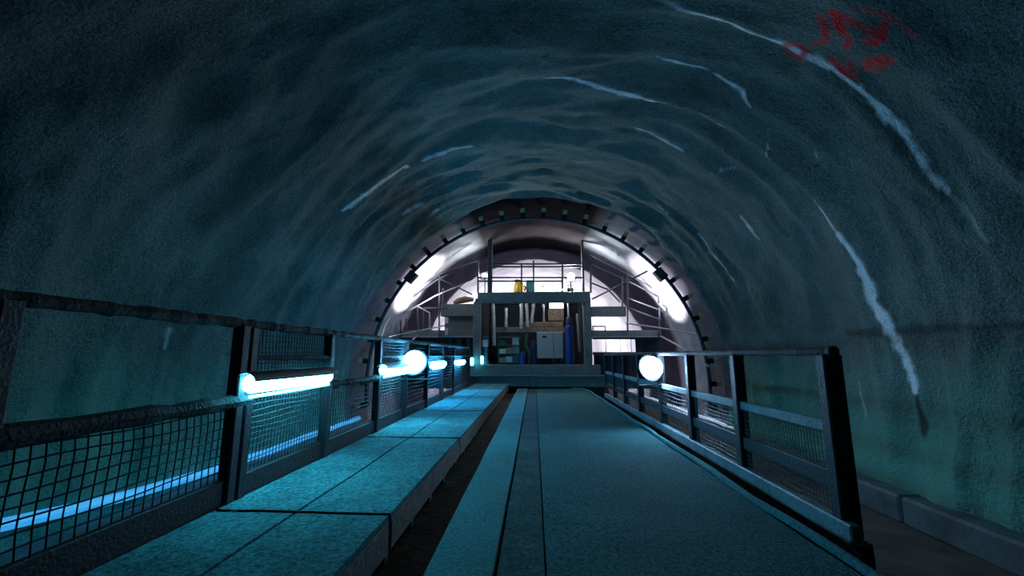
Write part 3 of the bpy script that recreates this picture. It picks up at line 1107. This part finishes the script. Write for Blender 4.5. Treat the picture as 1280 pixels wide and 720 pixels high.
# pump on the floor below pipes at left
a, b = P(601, 424, Yl - .2), P(613, 455.5, Yl - .2)
t5 = thing('pump_stand', 'slender pump stand with a pale column beside the gantry leg over the walkway', 'pump', ((a.x + b.x) / 2, Yl - .2, zb))
MB().lathe([(.14, -.02), (.14, .1), (.08, .14), (.07, .8), (.1, .84), (.1, .98), (.03, 1.02)], ((a.x + b.x) / 2, Yl - .2, zb), 16).build('column', 'tealbox', t5, True)
MB().box(((a.x + b.x) / 2 - .1, Yl - .34, zb + .62), ((a.x + b.x) / 2 + .1, Yl - .26, zb + .86), .02).build('gauge_box', 'white', t5)
for px, py, lb in ((602.5, 450, 'small upright tube lamp at the foot of the pale pump column on the gantry'), (590, 452, 'tiny upright tube lamp on the gantry leg at the end of the walkway fence')):
    c = P(px, py, Yl - .5 if px > 595 else G - .12)
    tl = thing('tube_lamp', lb, 'lamp', c)
    MB().lathe([(.02, -.13), (.05, -.11), (.05, .11), (.02, .13)], c, 12).build('diffuser', 'tube', tl, True)
    MB().box((c.x - .04, c.y + .045, c.z - .17), (c.x + .04, c.y + .07, c.z + .17)).build('bracket', 'dark', tl)
# lit panel and brown sheet
a, b = P(687, 378, Yl + .6), P(704, 385, Yl + .6)
tl = thing('panel_lamp', 'warm white panel lamp under the upper gantry platform', 'lamp', ((a.x + b.x) / 2, Yl + .6, a.z))
MB().box((a.x, Yl + .6, b.z), (b.x, Yl + .63, a.z)).build('diffuser', 'panel', tl)
MB().box((a.x - .03, Yl + .61, b.z - .03), (b.x + .03, Yl + .7, a.z + .03)).build('housing', 'steel_d', tl)
a, b = P(685, 386, Yl + .6), P(705, 401, Yl + .6)
tag(MB().box((a.x, Yl + .6, b.z), (b.x, Yl + .66, a.z), .01).build('plywood_sheet', 'wood'), 'brown plywood sheet standing below the lit white panel', 'sheet')

# on the upper platform
zu = P(660, 366, G).z
Yu = G + .7
a, b = P(642, 350, Yu), P(655.5, 364.5, Yu)
ty = thing('drum', 'round yellow drum with a black lid on the upper gantry platform', 'drum', ((a.x + b.x) / 2, Yu, zu))
rd = (b.x - a.x) / 2
cc = ((a.x + b.x) / 2, Yu, zu - .04)
hd = a.z - zu
MB().lathe([(rd * .6, 0), (rd * .86, .05), (rd, hd * .35), (rd * .98, hd * .62), (rd * .75, hd * .88), (rd * .5, hd * .95)], cc, 20).build('body', 'yellow', ty, True)
MB().lathe([(rd * .4, hd * .9), (rd * .58, hd * .94), (rd * .58, hd * 1.06), (rd * .2, hd * 1.08)], (cc[0] - .05, cc[1] - .04, cc[2]), 16).build('lid', 'dark', ty, True)
MB().tube([(cc[0] + rd * .9, Yu, cc[2] + hd * .7), (cc[0] + rd * 1.25, Yu, cc[2] + hd * .6), (cc[0] + rd * 1.0, Yu, cc[2] + hd * .35)], .03, 8).build('handle', 'dark', ty, True)
a, b = P(657.5, 350, Yu + .1), P(667, 365, Yu + .1)
m_ = MB().box((a.x, Yu + .1, zu - .04), (b.x, Yu + .5, a.z), .03)
m_.box((a.x + .04, Yu + .08, zu + .12), (b.x - .04, Yu + .1, zu + .2))
tag(m_.build('crate', 'tealbox'), 'teal crate beside the yellow drum on the upper gantry platform', 'crate')
a, b = P(673, 360, Yu), P(708, 363.5, Yu)
tb = thing('tube_lamp', 'long white tube lamp lying on low feet on the upper gantry platform, behind its railing', 'lamp', ((a.x + b.x) / 2, Yu, zu))
MB().tube([(a.x, Yu + .1, a.z - .05), (b.x, Yu + .1, a.z - .05)], .045, 12).build('diffuser', 'panel', tb, True)
MB().box((a.x - .03, Yu + .15, a.z - .11), (b.x + .03, Yu + .34, a.z), .01).build('housing', 'white', tb)
for x in (a.x + .1, b.x - .15):
    MB().box((x, Yu + .15, zu - .05), (x + .06, Yu + .32, a.z - .1)).build('foot', 'steel_d', tb)
c = P(690, 358, Yu + .2)
tag(MB().lathe([(.06, a.z - c.z), (.09, a.z - c.z + .02), (.09, .02), (.05, .07), (.01, .08)], c, 14).build('warning_light', 'pink', smooth=True), 'small pinkish warning light glowing on top of the long white tube lamp', 'lamp')
c = P(679, 359, Yu + .2)
tag(MB().lathe([(.07, a.z - c.z), (.075, .0), (.06, .03), (.03, .06)], c, 14).build('tin', 'white', smooth=True), 'small white tin on the end of the long white tube lamp', 'tin')
a2, b2 = P(709, 360, Yu), P(717, 363.5, Yu)
m_ = MB().box((a2.x, Yu, zu - .04), (b2.x, Yu + .3, a2.z), .02)
m_.tube([(a2.x + .05, Yu + .1, a2.z), (a2.x + .02, Yu + .1, a2.z + .12), (b2.x - .03, Yu + .1, a2.z + .1), (b2.x - .05, Yu + .1, a2.z)], .015, 6)
tag(m_.build('toolbox', 'steel_d'), 'dark toolbox beside the end of the long white tube lamp', 'toolbox')
# heap of rubble-brown sacks on the wing
a = P(577, 377.5, G + .6)
m_ = MB()
pts = [P(567, 379, G + .5), P(573, 376, G + .5), P(582, 374, G + .5), P(592, 374.5, G + .5)]
m_.tube(pts, [.05, .11, .12, .07], 10, .1)
tag(m_.build('tarpaulin_roll', 'wood', smooth=True), 'rolled brown tarpaulin lying on the wing beam over the walkway', 'tarpaulin')
# small bright frame at right
a, b = P(741, 408, G + .4), P(757, 419, G + .4)
m_ = MB().tube([(a.x, G + .4, b.z), (a.x, G + .4, a.z), (b.x, G + .4, a.z), (b.x, G + .4, b.z)], .035, 6)
m_.tube([(a.x, G + .4, b.z), (b.x, G + .4, b.z)], .02, 6)
tag(m_.build('bent_pipe', 'white', smooth=True), 'small white pipe bent into a frame beside the gantry leg over the slab fence', 'frame')

# gantry floodlights
for px, py, lb, rad in ((606, 345, 'white floodlight on the upper gantry railing, by the post over the walkway', .10), (713.5, 346, 'largest white floodlight on the upper gantry, above the dark toolbox', .15)):
    c = P(px, py, G + .35)
    sx = -1 if px < 640 else 1
    floodlight(c, rad, lb, 'floodw', (.1 * -sx, -1, .35), stand=(c.x, c.y + .06, zu - .03), power=0)


def lamp(kind, name, loc, e, col, size=.2, aim=None, spot=None, blend=.5):
    ld = bpy.data.lights.new(name, kind)
    ld.energy = e
    ld.color = col
    if kind == 'AREA':
        ld.size = size
    else:
        ld.shadow_soft_size = size
    if spot:
        ld.spot_size = spot
        ld.spot_blend = blend
    o = bpy.data.objects.new(name, ld)
    C.objects.link(o)
    o.location = loc
    if aim:
        o.rotation_euler = (Vector(aim) - Vector(loc)).to_track_quat('-Z', 'Y').to_euler()
    return o


WH = (.9, .86, 1)
# work lamps further down the tunnel, behind the gantry
lamp('POINT', 'unseen_lamp', (-1.5, 24.5, 1.6), 1000, WH, .3)
lamp('POINT', 'unseen_lamp', (1.6, 26.5, 1.8), 1000, WH, .3)
# unseen lamps added to brighten the gantry inside, then wing lamps on the sheet
lamp('POINT', 'unseen_lamp', (P(640, 374, G + .5).x, G + .5, P(640, 374, G + .5).z), 14, (.9, .95, 1), .1)
lamp('POINT', 'unseen_lamp', (P(700, 374, G + .5).x, G + .5, P(700, 374, G + .5).z), 14, (1, .92, .88), .1)
lamp('SPOT', 'wing_lamp', (-2.9, 13.8, 2.3), 700, WH, .08, (-4.0, 13.7, 3.5), math.radians(84), .35)
lamp('SPOT', 'wing_lamp', (3.0, 13.8, 2.2), 700, WH, .08, (4.2, 13.7, 3.3), math.radians(92), .35)

# ------------------------------------------------------------------ world and view
w = bpy.data.worlds.new('world')
S.world = w
w.use_nodes = True
w.node_tree.nodes['Background'].inputs[0].default_value = (.0015, .0045, .007, 1)
w.node_tree.nodes['Background'].inputs[1].default_value = 1.0
S.view_settings.view_transform = 'Standard'
S.view_settings.look = 'None'
S.view_settings.exposure = -0.18
S.view_settings.gamma = 1
S.view_settings.use_curve_mapping = False
try:
    S.cycles.use_denoising = True
    S.cycles.max_bounces = 8
    S.cycles.sample_clamp_indirect = 4
except Exception:
    pass
